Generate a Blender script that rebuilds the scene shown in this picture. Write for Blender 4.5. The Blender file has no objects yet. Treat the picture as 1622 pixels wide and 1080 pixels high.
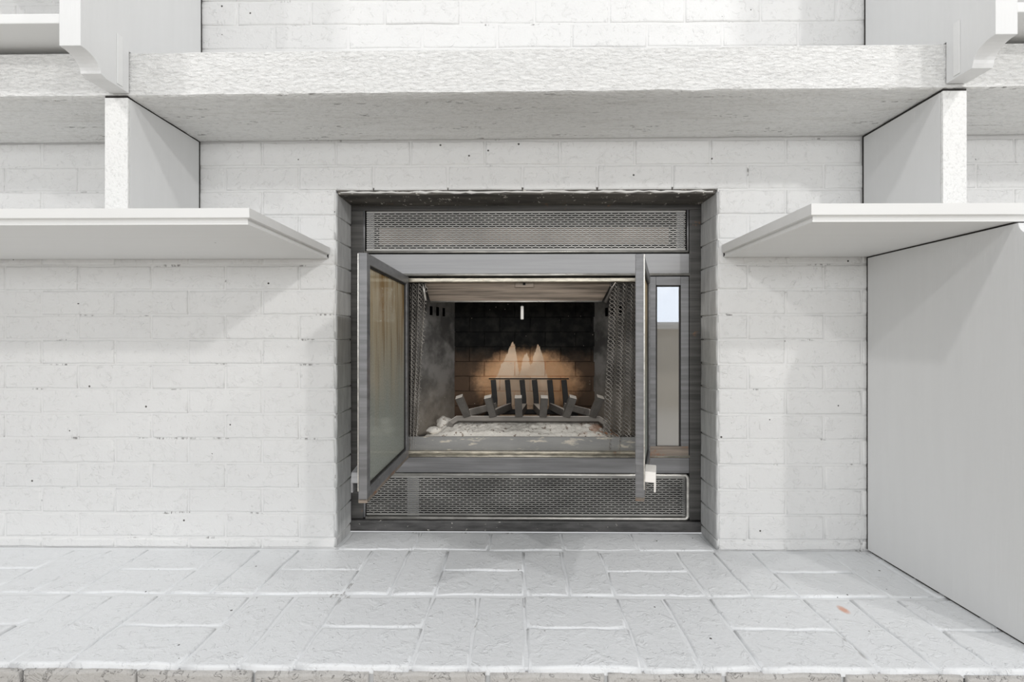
import bpy, bmesh, math, random
from mathutils import Vector, Matrix, noise as mnoise

random.seed(7)
SC = bpy.context.scene
COL = SC.collection
ZC = 0.95            # camera height above the floor; every Z below is given relative to the camera height

# ------------------------------------------------------------------ camera, sky, lamps, exposure
cam_d = bpy.data.cameras.new('camera')
cam_d.sensor_width = 36.0
cam_d.lens = 721.0 / 1622.0 * 36.0
cam_d.shift_y = -2.0 / 1622.0
cam_d.clip_start = 0.01
cam = bpy.data.objects.new('camera', cam_d)
cam.location = (0, -1.243, ZC)
cam.rotation_euler = (math.radians(90), 0, math.radians(0.62))
COL.objects.link(cam)
SC.camera = cam

world = bpy.data.worlds.new('world')
SC.world = world
world.use_nodes = True
world.node_tree.nodes['Background'].inputs['Color'].default_value = (0.965, 0.98, 1.0, 1)
world.node_tree.nodes['Background'].inputs['Strength'].default_value = 0.60

def lamp(name, loc, power, radius, color=(1, 0.985, 0.965)):
    l = bpy.data.lights.new(name, 'POINT')
    l.energy = power
    l.shadow_soft_size = radius
    l.color = color
    o = bpy.data.objects.new(name, l)
    o.location = (loc[0], loc[1], loc[2] + ZC)
    COL.objects.link(o)
    return o
lamp('ceiling_lamp_right', (2.57, -3.6, 2.4), 155, 0.09)
lamp('ceiling_lamp_left', (-3.4, -4.2, 2.9), 98, 0.09)
lamp('ceiling_lamp_right', (1.9, -1.3, 2.0), 48, 0.07)
lamp('ceiling_lamp_left', (-1.9, -1.3, 2.0), 48, 0.07)
fill = bpy.data.lights.new('firebox_fill', 'AREA')       # added frontal fill to brighten the firebox, set outside the widened far window
fill.shape = 'RECTANGLE'
fill.size, fill.size_y = 5.3, 1.1
fill.energy = 100
fill.color = (0.96, 0.98, 1.0)
fill_o = bpy.data.objects.new('firebox_fill', fill)
fill_o.location = (0.0, -5.16, 0.72 + ZC)
fill_o.rotation_euler = (math.radians(90), 0, 0)
COL.objects.link(fill_o)

SC.view_settings.view_transform = 'Standard'
SC.view_settings.look = 'None'
SC.view_settings.gamma = 1.0
SC.view_settings.use_curve_mapping = False
SC.view_settings.exposure = 0.0
SC.cycles.use_denoising = True
SC.cycles.max_bounces = 8
SC.cycles.diffuse_bounces = 4
SC.cycles.transparent_max_bounces = 16

# ------------------------------------------------------------------ node helpers
class NT:
    def __init__(self, name):
        self.m = bpy.data.materials.new(name)
        self.m.use_nodes = True
        self.t = self.m.node_tree
        self.b = self.t.nodes['Principled BSDF']
        self.out = self.t.nodes['Material Output']
        g = self.t.nodes.new('ShaderNodeNewGeometry')
        self.pos = g.outputs['Position']
        self._rand = None
    def link(self, a, b):
        if isinstance(a, (int, float)):
            b.default_value = a
        elif isinstance(a, (tuple, list)):
            v = tuple(a)
            if len(v) == 3 and len(b.default_value) == 4:
                v = v + (1.0,)
            b.default_value = v
        else:
            self.t.links.new(a, b)
    def math(self, op, a, b=0.0, c=0.0, clamp=False):
        n = self.t.nodes.new('ShaderNodeMath')
        n.operation = op
        n.use_clamp = clamp
        self.link(a, n.inputs[0]); self.link(b, n.inputs[1]); self.link(c, n.inputs[2])
        return n.outputs[0]
    def xyz(self):
        n = self.t.nodes.new('ShaderNodeSeparateXYZ')
        self.t.links.new(self.pos, n.inputs[0])
        return n.outputs
    def scaled(self, sx, sy, sz):
        n = self.t.nodes.new('ShaderNodeVectorMath')
        n.operation = 'MULTIPLY'
        self.t.links.new(self.pos, n.inputs[0])
        n.inputs[1].default_value = (sx, sy, sz)
        return n.outputs[0]
    def noise(self, scale=(10, 10, 10), detail=3.0, rough=0.55, dist=0.0):
        if isinstance(scale, (int, float)):
            scale = (scale,) * 3
        n = self.t.nodes.new('ShaderNodeTexNoise')
        self.t.links.new(self.scaled(*scale), n.inputs['Vector'])
        n.inputs['Scale'].default_value = 1.0
        n.inputs['Detail'].default_value = detail
        n.inputs['Roughness'].default_value = rough
        n.inputs['Distortion'].default_value = dist
        return n.outputs['Fac']
    def voronoi(self, scale):
        if isinstance(scale, (int, float)):
            scale = (scale,) * 3
        n = self.t.nodes.new('ShaderNodeTexVoronoi')
        self.t.links.new(self.scaled(*scale), n.inputs['Vector'])
        n.inputs['Scale'].default_value = 1.0
        s = self.t.nodes.new('ShaderNodeSeparateColor')
        self.t.links.new(n.outputs['Color'], s.inputs[0])
        return n.outputs['Distance'], s.outputs
    def step(self, v, lo, hi):
        n = self.t.nodes.new('ShaderNodeMapRange')
        n.interpolation_type = 'SMOOTHSTEP'
        self.link(v, n.inputs['Value'])
        n.inputs['From Min'].default_value = lo
        n.inputs['From Max'].default_value = hi
        return n.outputs['Result']
    def mix(self, f, a, b):
        n = self.t.nodes.new('ShaderNodeMix')
        n.data_type = 'RGBA'
        self.link(f, n.inputs[0]); self.link(a, n.inputs[6]); self.link(b, n.inputs[7])
        return n.outputs[2]
    def rand(self):
        if self._rand is None:
            n = self.t.nodes.new('ShaderNodeObjectInfo')
            self._rand = n.outputs['Random']
        return self._rand
    def bump(self, h, strength=0.5, dist=0.002, prev=None):
        n = self.t.nodes.new('ShaderNodeBump')
        n.inputs['Strength'].default_value = strength
        n.inputs['Distance'].default_value = dist
        self.link(h, n.inputs['Height'])
        if prev is not None:
            self.t.links.new(prev, n.inputs['Normal'])
        return n.outputs[0]
    def specks(self, scale, share, radius):
        """1 inside sparse little pits"""
        d, rgb = self.voronoi(scale)
        pick = self.math('LESS_THAN', rgb[0], share)
        size = self.math('MULTIPLY', rgb[1], radius)
        inside = self.math('LESS_THAN', d, size)
        return self.math('MULTIPLY', pick, inside)
    def done(self, color=None, rough=0.6, metal=0.0, normal=None, spec=None):
        if color is not None:
            self.link(color, self.b.inputs['Base Color'])
        self.link(rough, self.b.inputs['Roughness'])
        self.link(metal, self.b.inputs['Metallic'])
        if spec is not None:
            self.b.inputs['Specular IOR Level'].default_value = spec
        if normal is not None:
            self.t.links.new(normal, self.b.inputs['Normal'])
        return self.m

# ------------------------------------------------------------------ materials
def mat_brick(name, base, dark=(0.10, 0.095, 0.09), rough=0.5, pits=True, bumpy=1.0, warm=None, fleck=None):
    n = NT(name)
    c = n.mix(n.noise(3.0, 2), tuple(v * 0.95 for v in base), tuple(min(1, v * 1.04) for v in base))
    c = n.mix(n.math('MULTIPLY', n.rand(), 0.6), c, tuple(v * 0.955 for v in base))
    if warm:
        c = n.mix(n.step(n.noise(2.2, 2), 0.5, 0.7), c, warm)
    if pits:
        s1 = n.specks((38, 38, 38), 0.20, 0.105)
        s2 = n.specks((14, 14, 26), 0.07, 0.085)
        c = n.mix(n.math('MAXIMUM', s1, s2), c, dark)
    if fleck:
        X, Y, Z = n.xyz()
        u, v = n.math('SUBTRACT', X, fleck[0]), n.math('SUBTRACT', Y, fleck[1])
        dd = n.math('ADD', n.math('MULTIPLY', u, u), n.math('MULTIPLY', n.math('MULTIPLY', v, v), 0.35))
        dd = n.math('MULTIPLY_ADD', n.noise(120, 2), 0.0001, dd)
        c = n.mix(n.math('SUBTRACT', 1.0, n.step(dd, 0.00004, 0.00018)), c, (0.72, 0.42, 0.32))
    h = n.noise(85, 5, 0.68)
    h2 = n.step(n.noise(24, 4, 0.65, 0.8), 0.52, 0.66)
    h3 = n.step(n.noise((48, 48, 48), 3, 0.6, 1.5), 0.60, 0.66)
    b = n.bump(h, 0.55 * bumpy, 0.003)
    b = n.bump(h2, 0.40 * bumpy, 0.0022, b)
    b = n.bump(h3, 0.50 * bumpy, 0.0024, b)
    return n.done(c, rough, 0, b, 0.35)

M = {}
M['brick'] = mat_brick('painted_brick', (0.80, 0.80, 0.795))
def mortar(name, base, dark):
    n = NT(name)
    k = n.step(n.noise((9, 9, 30), 3), 0.60, 0.68)
    k2 = n.step(n.noise((120, 40, 40), 2), 0.45, 0.6)
    c = n.mix(n.math('MULTIPLY', n.math('MULTIPLY', k, k2), 0.75), base, dark)
    return n.done(c, 0.7, 0, n.bump(n.noise(160, 3), 0.4, 0.002))
M['mortar'] = mortar('painted_mortar', (0.78, 0.78, 0.775), (0.13, 0.12, 0.115))
M['hearth'] = mat_brick('painted_hearth_brick', (0.81, 0.825, 0.84), rough=0.40, bumpy=0.95, fleck=(0.69, -0.274))
M['hearth_joint'] = mortar('painted_hearth_mortar', (0.81, 0.825, 0.84), (0.30, 0.29, 0.28))
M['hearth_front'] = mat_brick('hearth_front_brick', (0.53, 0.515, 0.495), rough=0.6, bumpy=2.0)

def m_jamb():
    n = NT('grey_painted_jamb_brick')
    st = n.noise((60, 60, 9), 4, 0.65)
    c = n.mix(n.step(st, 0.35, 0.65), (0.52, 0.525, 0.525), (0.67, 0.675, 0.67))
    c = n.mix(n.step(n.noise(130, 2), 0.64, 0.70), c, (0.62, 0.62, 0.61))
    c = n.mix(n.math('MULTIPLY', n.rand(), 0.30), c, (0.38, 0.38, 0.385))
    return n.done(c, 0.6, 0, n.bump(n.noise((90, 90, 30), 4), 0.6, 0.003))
M['jamb'] = m_jamb()
M['gap_shade'] = mat_brick('board_gap_shade', (0.035, 0.032, 0.030), rough=0.9, pits=False)  # near-black colour standing in for shade in the gaps round the boards

def m_wood(name, base, streak=(40, 6, 3), bump=0.12, dark=None, spec=True):
    n = NT(name)
    g = n.noise(streak, 3, 0.6)
    c = n.mix(g, tuple(v * 0.965 for v in base), tuple(min(1, v * 1.02) for v in base))
    if dark:
        c = n.mix(n.specks(26, 0.03, 0.09), c, dark)
    return n.done(c, 0.45, 0, n.bump(n.noise(tuple(s * 4 for s in streak), 3), bump, 0.0015), 0.35)
M['wood'] = m_wood('white_painted_wood', (0.79, 0.795, 0.79), (9, 9, 60), 0.15)
M['panel'] = m_wood('white_painted_panel', (0.75, 0.755, 0.755), (50, 50, 4), 0.2, (0.25, 0.24, 0.23))
M['shelf'] = m_wood('white_painted_shelf', (0.79, 0.79, 0.78), (3, 60, 60), 0.08, (0.15, 0.14, 0.13))
def m_rough_edge():
    n = NT('rough_sawn_board_end')
    h = n.noise((190, 190, 150), 3, 0.6)
    c = n.mix(n.step(h, 0.25, 0.5), (0.68, 0.68, 0.67), (0.82, 0.82, 0.81))
    return n.done(c, 0.55, 0, n.bump(h, 0.8, 0.003))
M['rough_edge'] = m_rough_edge()

def m_mantel():
    n = NT('rough_sawn_white_beam')
    h = n.noise((70, 130, 170), 4, 0.65, 0.5)
    h2 = n.noise((6, 60, 90), 3, 0.6)
    c = n.mix(n.step(h, 0.30, 0.52), (0.72, 0.72, 0.71), (0.84, 0.84, 0.83))
    crack = n.math('MULTIPLY', n.step(n.noise((5, 40, 30), 3), 0.57, 0.64), n.step(n.noise((45, 210, 210), 3), 0.57, 0.63))
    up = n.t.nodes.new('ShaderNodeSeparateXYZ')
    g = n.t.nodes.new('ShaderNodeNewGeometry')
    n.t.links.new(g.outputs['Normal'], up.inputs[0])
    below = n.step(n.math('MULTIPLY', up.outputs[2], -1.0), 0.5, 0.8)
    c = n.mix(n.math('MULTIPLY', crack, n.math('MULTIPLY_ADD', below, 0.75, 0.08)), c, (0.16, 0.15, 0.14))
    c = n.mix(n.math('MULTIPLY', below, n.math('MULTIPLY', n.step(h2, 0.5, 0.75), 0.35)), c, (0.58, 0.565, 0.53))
    b = n.bump(h, 1.0, 0.006)
    b = n.bump(h2, 0.4, 0.003, b)
    return n.done(c, 0.55, 0, b, 0.3)
M['mantel'] = m_mantel()

def m_metal(name, base, var=0.3, rough=0.45, metal=0.5, rust=0.0, streak=(4, 40, 90), flake=None):
    n = NT(name)
    s = n.noise(streak, 4, 0.6)
    c = n.mix(n.step(s, 0.3, 0.7), tuple(v * (1 - var) for v in base), tuple(v * (1 + var) for v in base))
    if rust > 0:
        r = n.step(n.noise((16, 16, 22), 4, 0.65), 0.70 - rust * 0.3, 0.80 - rust * 0.25)
        c = n.mix(n.math('MULTIPLY', r, 0.8), c, (0.27, 0.135, 0.075))
    if flake:
        c = n.mix(n.step(n.noise((70, 50, 150), 3, 0.6), flake, flake + 0.04), c, (0.62, 0.59, 0.54))
    return n.done(c, n.math('MULTIPLY_ADD', s, 0.25, rough - 0.12), metal, n.bump(n.noise(220, 3), 0.15, 0.001))
M['steel'] = m_metal('grey_painted_steel', (0.27, 0.27, 0.275), 0.16, 0.42, 0.35)
M['band'] = m_metal('grey_steel_band', (0.30, 0.30, 0.305), 0.12, 0.40, 0.4, streak=(2, 30, 60))
M['dark'] = m_metal('dark_steel_flange', (0.085, 0.082, 0.078), 0.35, 0.5, 0.2, 0.08)
M['grille'] = m_metal('perforated_grey_steel', (0.42, 0.41, 0.39), 0.2, 0.45, 0.4, streak=(6, 6, 6))
M['grille_low'] = m_metal('grimy_perforated_steel', (0.30, 0.295, 0.28), 0.25, 0.45, 0.4, streak=(6, 6, 12))
M['bead'] = m_metal('pale_metal_bead', (0.58, 0.565, 0.53), 0.2, 0.32, 0.7, 0.10, streak=(25, 60, 90))
M['track'] = m_metal('pale_gold_track', (0.52, 0.48, 0.40), 0.35, 0.35, 0.6, 0.25, streak=(30, 60, 120))
M['doorframe'] = m_metal('grey_door_frame', (0.20, 0.20, 0.205), 0.2, 0.4, 0.4, 0.0)
M['doorfoot'] = m_metal('rusty_door_rail', (0.24, 0.20, 0.165), 0.3, 0.5, 0.3, 0.55)
M['lintel'] = m_metal('sooty_steel_lintel', (0.085, 0.078, 0.068), 0.5, 0.6, 0.1, 0.1, (9, 30, 30), 0.635)
M['bottom'] = m_metal('chipped_black_base', (0.075, 0.073, 0.072), 0.4, 0.5, 0.1, 0.0, (14, 30, 60), 0.69)
M['hood'] = m_metal('heat_browned_steel_hood', (0.215, 0.175, 0.140), 0.5, 0.42, 0.45, 0.12, (4, 40, 120))
M['baffle'] = m_metal('tan_baffle_plate', (0.46, 0.39, 0.335), 0.15, 0.6, 0.1, 0.0, (5, 20, 20))
M['handle'] = m_metal('cream_handle', (0.80, 0.77, 0.73), 0.05, 0.4, 0.1)
M['iron'] = m_metal('ash_dusted_cast_iron', (0.15, 0.138, 0.125), 0.35, 0.65, 0.1, 0.15, (30, 30, 30))
M['mesh'] = m_metal('woven_steel_wire', (0.38, 0.355, 0.325), 0.4, 0.4, 0.35, 0.05, (30, 30, 10))
M['black'] = NT('black_void').done((0.008, 0.008, 0.008), 0.9)
M['caulk'] = mortar('ragged_white_caulk', (0.74, 0.73, 0.71), (0.25, 0.23, 0.21))

def pale_tops(n, c):
    """upward faces of iron blend to a pale tone"""
    g = n.t.nodes.new('ShaderNodeNewGeometry')
    s = n.t.nodes.new('ShaderNodeSeparateXYZ')
    n.t.links.new(g.outputs['Normal'], s.inputs[0])
    return n.mix(n.step(s.outputs[2], 0.25, 0.75), c, (0.86, 0.79, 0.71))  # paler where the face points up
def m_iron():
    n = NT('pale_topped_iron_bar')
    c = n.mix(n.noise(40, 4), (0.05, 0.045, 0.040), (0.14, 0.128, 0.115))
    return n.done(pale_tops(n, c), 0.7, 0.05, n.bump(n.noise(150, 3), 0.4, 0.002))
M['iron'] = m_iron()
def m_iron_black():
    n = NT('black_rear_iron')
    return n.done(n.mix(n.noise(40, 4), (0.012, 0.012, 0.012), (0.04, 0.037, 0.035)), 0.7, 0.05)
M['iron_black'] = m_iron_black()

def m_firebrick(name, back=True):
    n = NT(name)
    X, Y, Z = n.xyz()
    z = n.math('SUBTRACT', Z, ZC)
    big = n.noise(9, 3)
    w1 = n.math('MULTIPLY', n.math('SUBTRACT', n.noise(38, 4, 0.65), 0.5), 0.06)
    w2 = n.math('MULTIPLY', n.math('SUBTRACT', n.noise((70, 70, 25), 3, 0.6), 0.5), 0.022)
    soot = n.mix(n.step(n.noise(30, 4), 0.4, 0.7), (0.010, 0.010, 0.010), (0.028, 0.027, 0.024))
    brown = n.mix(big, (0.060, 0.042, 0.030), (0.15, 0.095, 0.062))
    low = n.step(n.math('ADD', z, w1), -0.02, -0.11)
    # MapRange with reversed limits fades in downward
    c = n.mix(low, soot, brown)
    if back:
        # clean burnt patch: wide halo, and three sharp tongues where the soot has flaked off
        dx = n.math('DIVIDE', n.math('SUBTRACT', X, 0.040), 0.205)
        dz = n.math('DIVIDE', n.math('SUBTRACT', z, -0.160), 0.130)
        r = n.math('SQRT', n.math('ADD', n.math('MULTIPLY', dx, dx), n.math('MULTIPLY', dz, dz)))
        r = n.math('ADD', r, n.math('MULTIPLY', w1, 6.0))
        halo = n.math('SUBTRACT', 1.0, n.step(r, 0.66, 1.08))
        c = n.mix(halo, c, n.mix(n.noise(26, 3), (0.66, 0.34, 0.165), (0.92, 0.58, 0.34)))
        t = None
        for xc, ztop, h, wide, lean in ((-0.012, -0.005, 0.165, 0.052, 0.16), (0.034, -0.045, 0.10, 0.030, 0.0), (0.078, -0.015, 0.16, 0.048, 0.02)):
            f = n.math('DIVIDE', n.math('SUBTRACT', ztop, z), h, clamp=True)
            f = n.math('POWER', f, 0.8)
            xx = n.math('SUBTRACT', X, n.math('MULTIPLY_ADD', n.math('SUBTRACT', z, ztop), lean, xc))
            xx = n.math('ABSOLUTE', n.math('ADD', xx, w2))
            m = n.step(n.math('SUBTRACT', n.math('MULTIPLY', f, wide), xx), 0.0, 0.003)
            t = m if t is None else n.math('MAXIMUM', t, m)
        c = n.mix(t, c, n.mix(n.noise(30, 3), (0.92, 0.63, 0.42), (0.95, 0.77, 0.59)))
    dust = n.specks(90, 0.06, 0.16)
    c = n.mix(dust, c, (0.55, 0.50, 0.44))
    return n.done(c, 0.85, 0, n.bump(n.noise(120, 3), 0.4, 0.002), 0.2)
M['firebrick'] = m_firebrick('sooty_firebrick')
def m_liner():
    n = NT('sooty_side_liner')
    X, Y, Z = n.xyz()
    z = n.math('SUBTRACT', Z, ZC)
    a = n.noise((7, 7, 9), 4, 0.6)
    c = n.mix(n.step(a, 0.38, 0.62), (0.095, 0.092, 0.088), (0.27, 0.262, 0.25))
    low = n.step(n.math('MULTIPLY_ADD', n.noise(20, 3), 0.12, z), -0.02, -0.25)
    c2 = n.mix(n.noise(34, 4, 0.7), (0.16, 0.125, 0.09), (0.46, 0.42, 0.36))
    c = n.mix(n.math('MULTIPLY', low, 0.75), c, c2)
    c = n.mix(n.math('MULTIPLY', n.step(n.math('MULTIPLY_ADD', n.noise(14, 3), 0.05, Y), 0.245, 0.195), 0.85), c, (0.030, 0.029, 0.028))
    c = n.mix(n.specks(110, 0.08, 0.2), c, (0.6, 0.57, 0.52))
    return n.done(c, 0.75, 0, n.bump(n.noise(120, 3), 0.3, 0.002), 0.3)
M['liner'] = m_liner()
def m_ash():
    n = NT('pale_wood_ash')
    c = n.mix(n.noise(45, 4, 0.65), (0.78, 0.73, 0.66), (0.95, 0.92, 0.86))
    c = n.mix(n.step(n.noise(75, 3), 0.60, 0.66), c, (0.36, 0.30, 0.25))
    c = n.mix(n.specks(120, 0.10, 0.28), c, (0.06, 0.05, 0.045))
    X, Y, Z = n.xyz()
    c = n.mix(n.math('MULTIPLY', n.step(X, 0.17, 0.29), n.step(n.noise(30, 3), 0.45, 0.6)), c, (0.50, 0.27, 0.17))
    return n.done(c, 0.95, 0, n.bump(n.noise(130, 4), 0.8, 0.004), 0.1)
M['ash'] = m_ash()
def m_lip():
    n = NT('ash_streaked_steel_lip')
    c = n.mix(n.noise((6, 10, 40), 4), (0.22, 0.22, 0.22), (0.38, 0.375, 0.36))
    c = n.mix(n.step(n.noise((14, 20, 60), 4, 0.7), 0.56, 0.66), c, (0.62, 0.57, 0.49))
    return n.done(c, 0.6, 0.15, n.bump(n.noise(140, 3), 0.3, 0.002))
M['lip'] = m_lip()

def m_glass(name, kind):
    n = NT(name)
    t = n.t
    X, Y, Z = n.xyz()
    z = n.math('SUBTRACT', Z, ZC)
    tr = t.nodes.new('ShaderNodeBsdfTransparent')
    gl = t.nodes.new('ShaderNodeBsdfGlossy')
    gl.inputs['Roughness'].default_value = 0.02
    df = t.nodes.new('ShaderNodeBsdfDiffuse')
    m1 = t.nodes.new('ShaderNodeMixShader')
    m2 = t.nodes.new('ShaderNodeMixShader')
    if kind == 'dirty':
        up = n.step(n.math('MULTIPLY_ADD', n.noise((5, 26, 3), 4, 0.6), 0.30, z), -0.08, 0.28)
        run = n.step(n.noise((20, 34, 2.5), 4, 0.65), 0.42, 0.66)
        dust = n.noise(240, 3, 0.7)
        base = n.mix(dust, (0.20, 0.215, 0.19), (0.50, 0.52, 0.475))
        stain = n.mix(run, (0.50, 0.42, 0.29), (0.28, 0.165, 0.06))
        n.link(n.mix(up, base, stain), df.inputs['Color'])
        tr.inputs['Color'].default_value = (0.80, 0.80, 0.74, 1)
        gl.inputs['Color'].default_value = (0.9, 0.95, 0.93, 1)
        t.links.new(tr.outputs[0], m1.inputs[1]); t.links.new(df.outputs[0], m1.inputs[2])
        n.link(n.math('MULTIPLY_ADD', dust, 0.25, 0.62), m1.inputs[0])
        t.links.new(m1.outputs[0], m2.inputs[1]); t.links.new(gl.outputs[0], m2.inputs[2])
        m2.inputs[0].default_value = 0.10
    elif kind == 'mirror':
        tr.inputs['Color'].default_value = (0.55, 0.55, 0.53, 1)
        gl.inputs['Color'].default_value = (0.70, 0.77, 0.88, 1)
        df.inputs['Color'].default_value = (0.46, 0.425, 0.37, 1)  # beige painted in for the far wall's reflection
        t.links.new(tr.outputs[0], m1.inputs[1]); t.links.new(df.outputs[0], m1.inputs[2])
        m1.inputs[0].default_value = 0.75
        t.links.new(m1.outputs[0], m2.inputs[1]); t.links.new(gl.outputs[0], m2.inputs[2])
        m2.inputs[0].default_value = 0.18
    else:
        t.links.new(tr.outputs[0], m2.inputs[1]); t.links.new(gl.outputs[0], m2.inputs[2])
        m2.inputs[0].default_value = 0.08
    t.nodes.remove(n.b)
    t.links.new(m2.outputs[0], n.out.inputs['Surface'])
    return n.m
M['glass_dirty'] = m_glass('smoke_stained_glass', 'dirty')
M['glass_mirror'] = m_glass('reflective_side_glass', 'mirror')
M['glass_clear'] = m_glass('clear_window_glass', 'clear')
M['beige'] = NT('beige_room_paint').done((0.50, 0.455, 0.39), 0.7)
M['white'] = NT('white_room_trim').done((0.82, 0.82, 0.81), 0.5)
def m_floor():
    n = NT('pale_oak_floor')
    return n.done(n.mix(n.noise((2, 30, 1), 3), (0.52, 0.485, 0.435), (0.60, 0.565, 0.515)), 0.5)
M['floor'] = m_floor()

# ------------------------------------------------------------------ mesh helpers
class MB:
    """collects shapes, then links them as ONE mesh object"""
    def __init__(self):
        self.bm = bmesh.new()
    def hull(self, pts, faces, smooth=False):
        vs = [self.bm.verts.new(p) for p in pts]
        for f in faces:
            try:
                fc = self.bm.faces.new([vs[i] for i in f])
                fc.smooth = smooth
            except ValueError:
                pass
        return self
    def box(self, x0, x1, y0, y1, z0, z1):
        p = [(x, y, z) for x in (x0, x1) for y in (y0, y1) for z in (z0, z1)]
        return self.hull(p, [(0, 1, 3, 2), (4, 6, 7, 5), (0, 4, 5, 1), (2, 3, 7, 6), (0, 2, 6, 4), (1, 5, 7, 3)])
    def loops(self, rings, closed_ends=True, smooth=False):
        n = len(rings[0])
        vs = [[self.bm.verts.new(p) for p in r] for r in rings]
        for a, b in zip(vs, vs[1:]):
            for i in range(n):
                f = self.bm.faces.new((a[i], a[(i + 1) % n], b[(i + 1) % n], b[i]))
                f.smooth = smooth
        if closed_ends:
            self.bm.faces.new(list(reversed(vs[0])))
            self.bm.faces.new(vs[-1])
        return self
    def prism_x(self, poly, x0, x1):
        return self.loops([[(x0, y, z) for y, z in poly], [(x1, y, z) for y, z in poly]])
    def tube(self, path, r, n=6, square=False, ends=True, smooth=None):
        path = [Vector(p) for p in path]
        rings = []
        ref = None
        for i, p in enumerate(path):
            if i == 0: t = path[1] - p
            elif i == len(path) - 1: t = p - path[i - 1]
            else: t = (path[i + 1] - p).normalized() + (p - path[i - 1]).normalized()
            t = t.normalized()
            if ref is None:
                ref = Vector((1, 0, 0)) if abs(t.x) < 0.8 else Vector((0, 0, 1))
            u = (ref - t * ref.dot(t)).normalized()
            v = t.cross(u)
            ref = u
            rad = r[i] if isinstance(r, (list, tuple)) else r
            k = 4 if square else n
            off = math.pi / 4 if square else 0
            q = rad * (1.4142 if square else 1)
            rings.append([tuple(p + u * (q * math.cos(off + 2 * math.pi * j / k)) + v * (q * math.sin(off + 2 * math.pi * j / k))) for j in range(k)])
        return self.loops(rings, ends, (not square) if smooth is None else smooth)
    def bevel(self, w, seg=2):
        bmesh.ops.recalc_face_normals(self.bm, faces=self.bm.faces)
        es = [e for e in self.bm.edges if len(e.link_faces) == 2 and e.calc_face_angle(0) > 0.5]
        bmesh.ops.bevel(self.bm, geom=es, offset=w, segments=seg, affect='EDGES', profile=0.6, clamp_overlap=True)
        return self
    def mesh(self, name, mat, base=(0, 0, 0), local=False):
        bmesh.ops.recalc_face_normals(self.bm, faces=self.bm.faces)
        me = bpy.data.meshes.new(name)
        self.bm.to_mesh(me)
        self.bm.free()
        if not local:
            me.transform(Matrix.Translation((-base[0], -base[1], ZC - base[2])))
        me.materials.append(mat)
        return me
    def build(self, name, mat, parent=None, local=False, base=None):
        """vertices are given in the room (Z from camera height) unless local"""
        if local:
            me = self.mesh(name, mat, local=True)
            o = bpy.data.objects.new(name, me)
            COL.objects.link(o)
            if parent: o.parent = parent
            return o
        pb = world_loc(parent) if parent else Vector((0, 0, 0))
        if base is None:
            base = pb
        else:
            base = Vector((base[0], base[1], base[2] + ZC))
        me = self.mesh(name, mat, base=base)
        o = bpy.data.objects.new(name, me)
        COL.objects.link(o)
        o.location = base - pb
        if parent: o.parent = parent
        return o
def world_loc(o):
    v = Vector(o.location)
    while o.parent:
        o = o.parent
        v += Vector(o.location)
    return v
def tag(o, label=None, cat=None, group=None, kind=None):
    if label: o['label'] = label
    if cat: o['category'] = cat
    if group: o['group'] = group
    if kind: o['kind'] = kind
    return o
def thing(name, loc, label, cat, group=None):
    o = bpy.data.objects.new(name, None)
    o.empty_display_size = 0.05
    o.location = (loc[0], loc[1], loc[2] + ZC)
    COL.objects.link(o)
    return tag(o, label, cat, group)

_bricks = {}
def brick_mesh(w, h, d, variant, mat, r=0.0045, wob=0.0011, deep=0.0032):
    """a painted brick: face towards local -Y at y=0, centred on x and z; softened uneven arrises"""
    key = (round(w, 3), round(h, 3), round(d, 3), variant, mat.name, r, deep)
    if key in _bricks:
        return _bricks[key]
    rnd = random.Random(hash(key[:4]) & 0xffff)
    nx = max(1, int(round(w / 0.042))); nz = max(1, int(round(h / 0.042)))
    per = [(-w / 2 + w * i / nx, -h / 2) for i in range(nx)] + [(w / 2, -h / 2 + h * i / nz) for i in range(nz)] \
        + [(w / 2 - w * i / nx, h / 2) for i in range(nx)] + [(-w / 2, h / 2 - h * i / nz) for i in range(nz)]
    jit = [(rnd.uniform(-wob, wob), rnd.uniform(-wob, wob)) for _ in per]
    def ring(y, inset, k):
        out = []
        for (x, z), (jx, jz) in zip(per, jit):
            sx = (abs(x) - inset) / max(abs(x), 1e-6) if abs(abs(x) - w / 2) < 1e-6 else 1
            sz = (abs(z) - inset) / max(abs(z), 1e-6) if abs(abs(z) - h / 2) < 1e-6 else 1
            out.append((x * sx + jx * k, y, z * sz + jz * k))
        return out
    m = MB()
    bm = m.bm
    rings = [ring(d, 0, 0), ring(deep, 0, 1), ring(deep * 0.30, r * 0.40, 1), ring(0, r * 1.1, 1.2)]
    vs = [[bm.verts.new(p) for p in rg] for rg in rings]
    n = len(per)
    for a, b in zip(vs, vs[1:]):
        for i in range(n):
            f = bm.faces.new((a[i], a[(i + 1) % n], b[(i + 1) % n], b[i]))
            f.smooth = True
    bm.faces.new(vs[-1])
    me = m.mesh('brick', mat, local=True)
    _bricks[key] = me
    return me
def lay(me, parent, loc, rot=(0, 0, 0), name='brick'):
    """loc in room coordinates (Z from camera height)"""
    o = bpy.data.objects.new(name, me)
    COL.objects.link(o)
    o.parent = parent
    o.location = Vector((loc[0], loc[1], loc[2] + ZC)) - world_loc(parent)
    o.rotation_euler = rot
    return o

# ------------------------------------------------------------------ the room shell
FLOOR = -ZC
X0, X1 = -0.498, 0.547          # fireplace opening
LIN = 0.405                     # underside of its lintel
HT = -0.570                     # hearth top
REC = 0.11                      # depth of the reveal
floor = tag(MB().box(-3.2, 3.2, -5.0, 0.1, FLOOR - 0.05, FLOOR).build('floor', M['floor']), 'pale wooden floor in front of the hearth', kind='structure')

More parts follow.
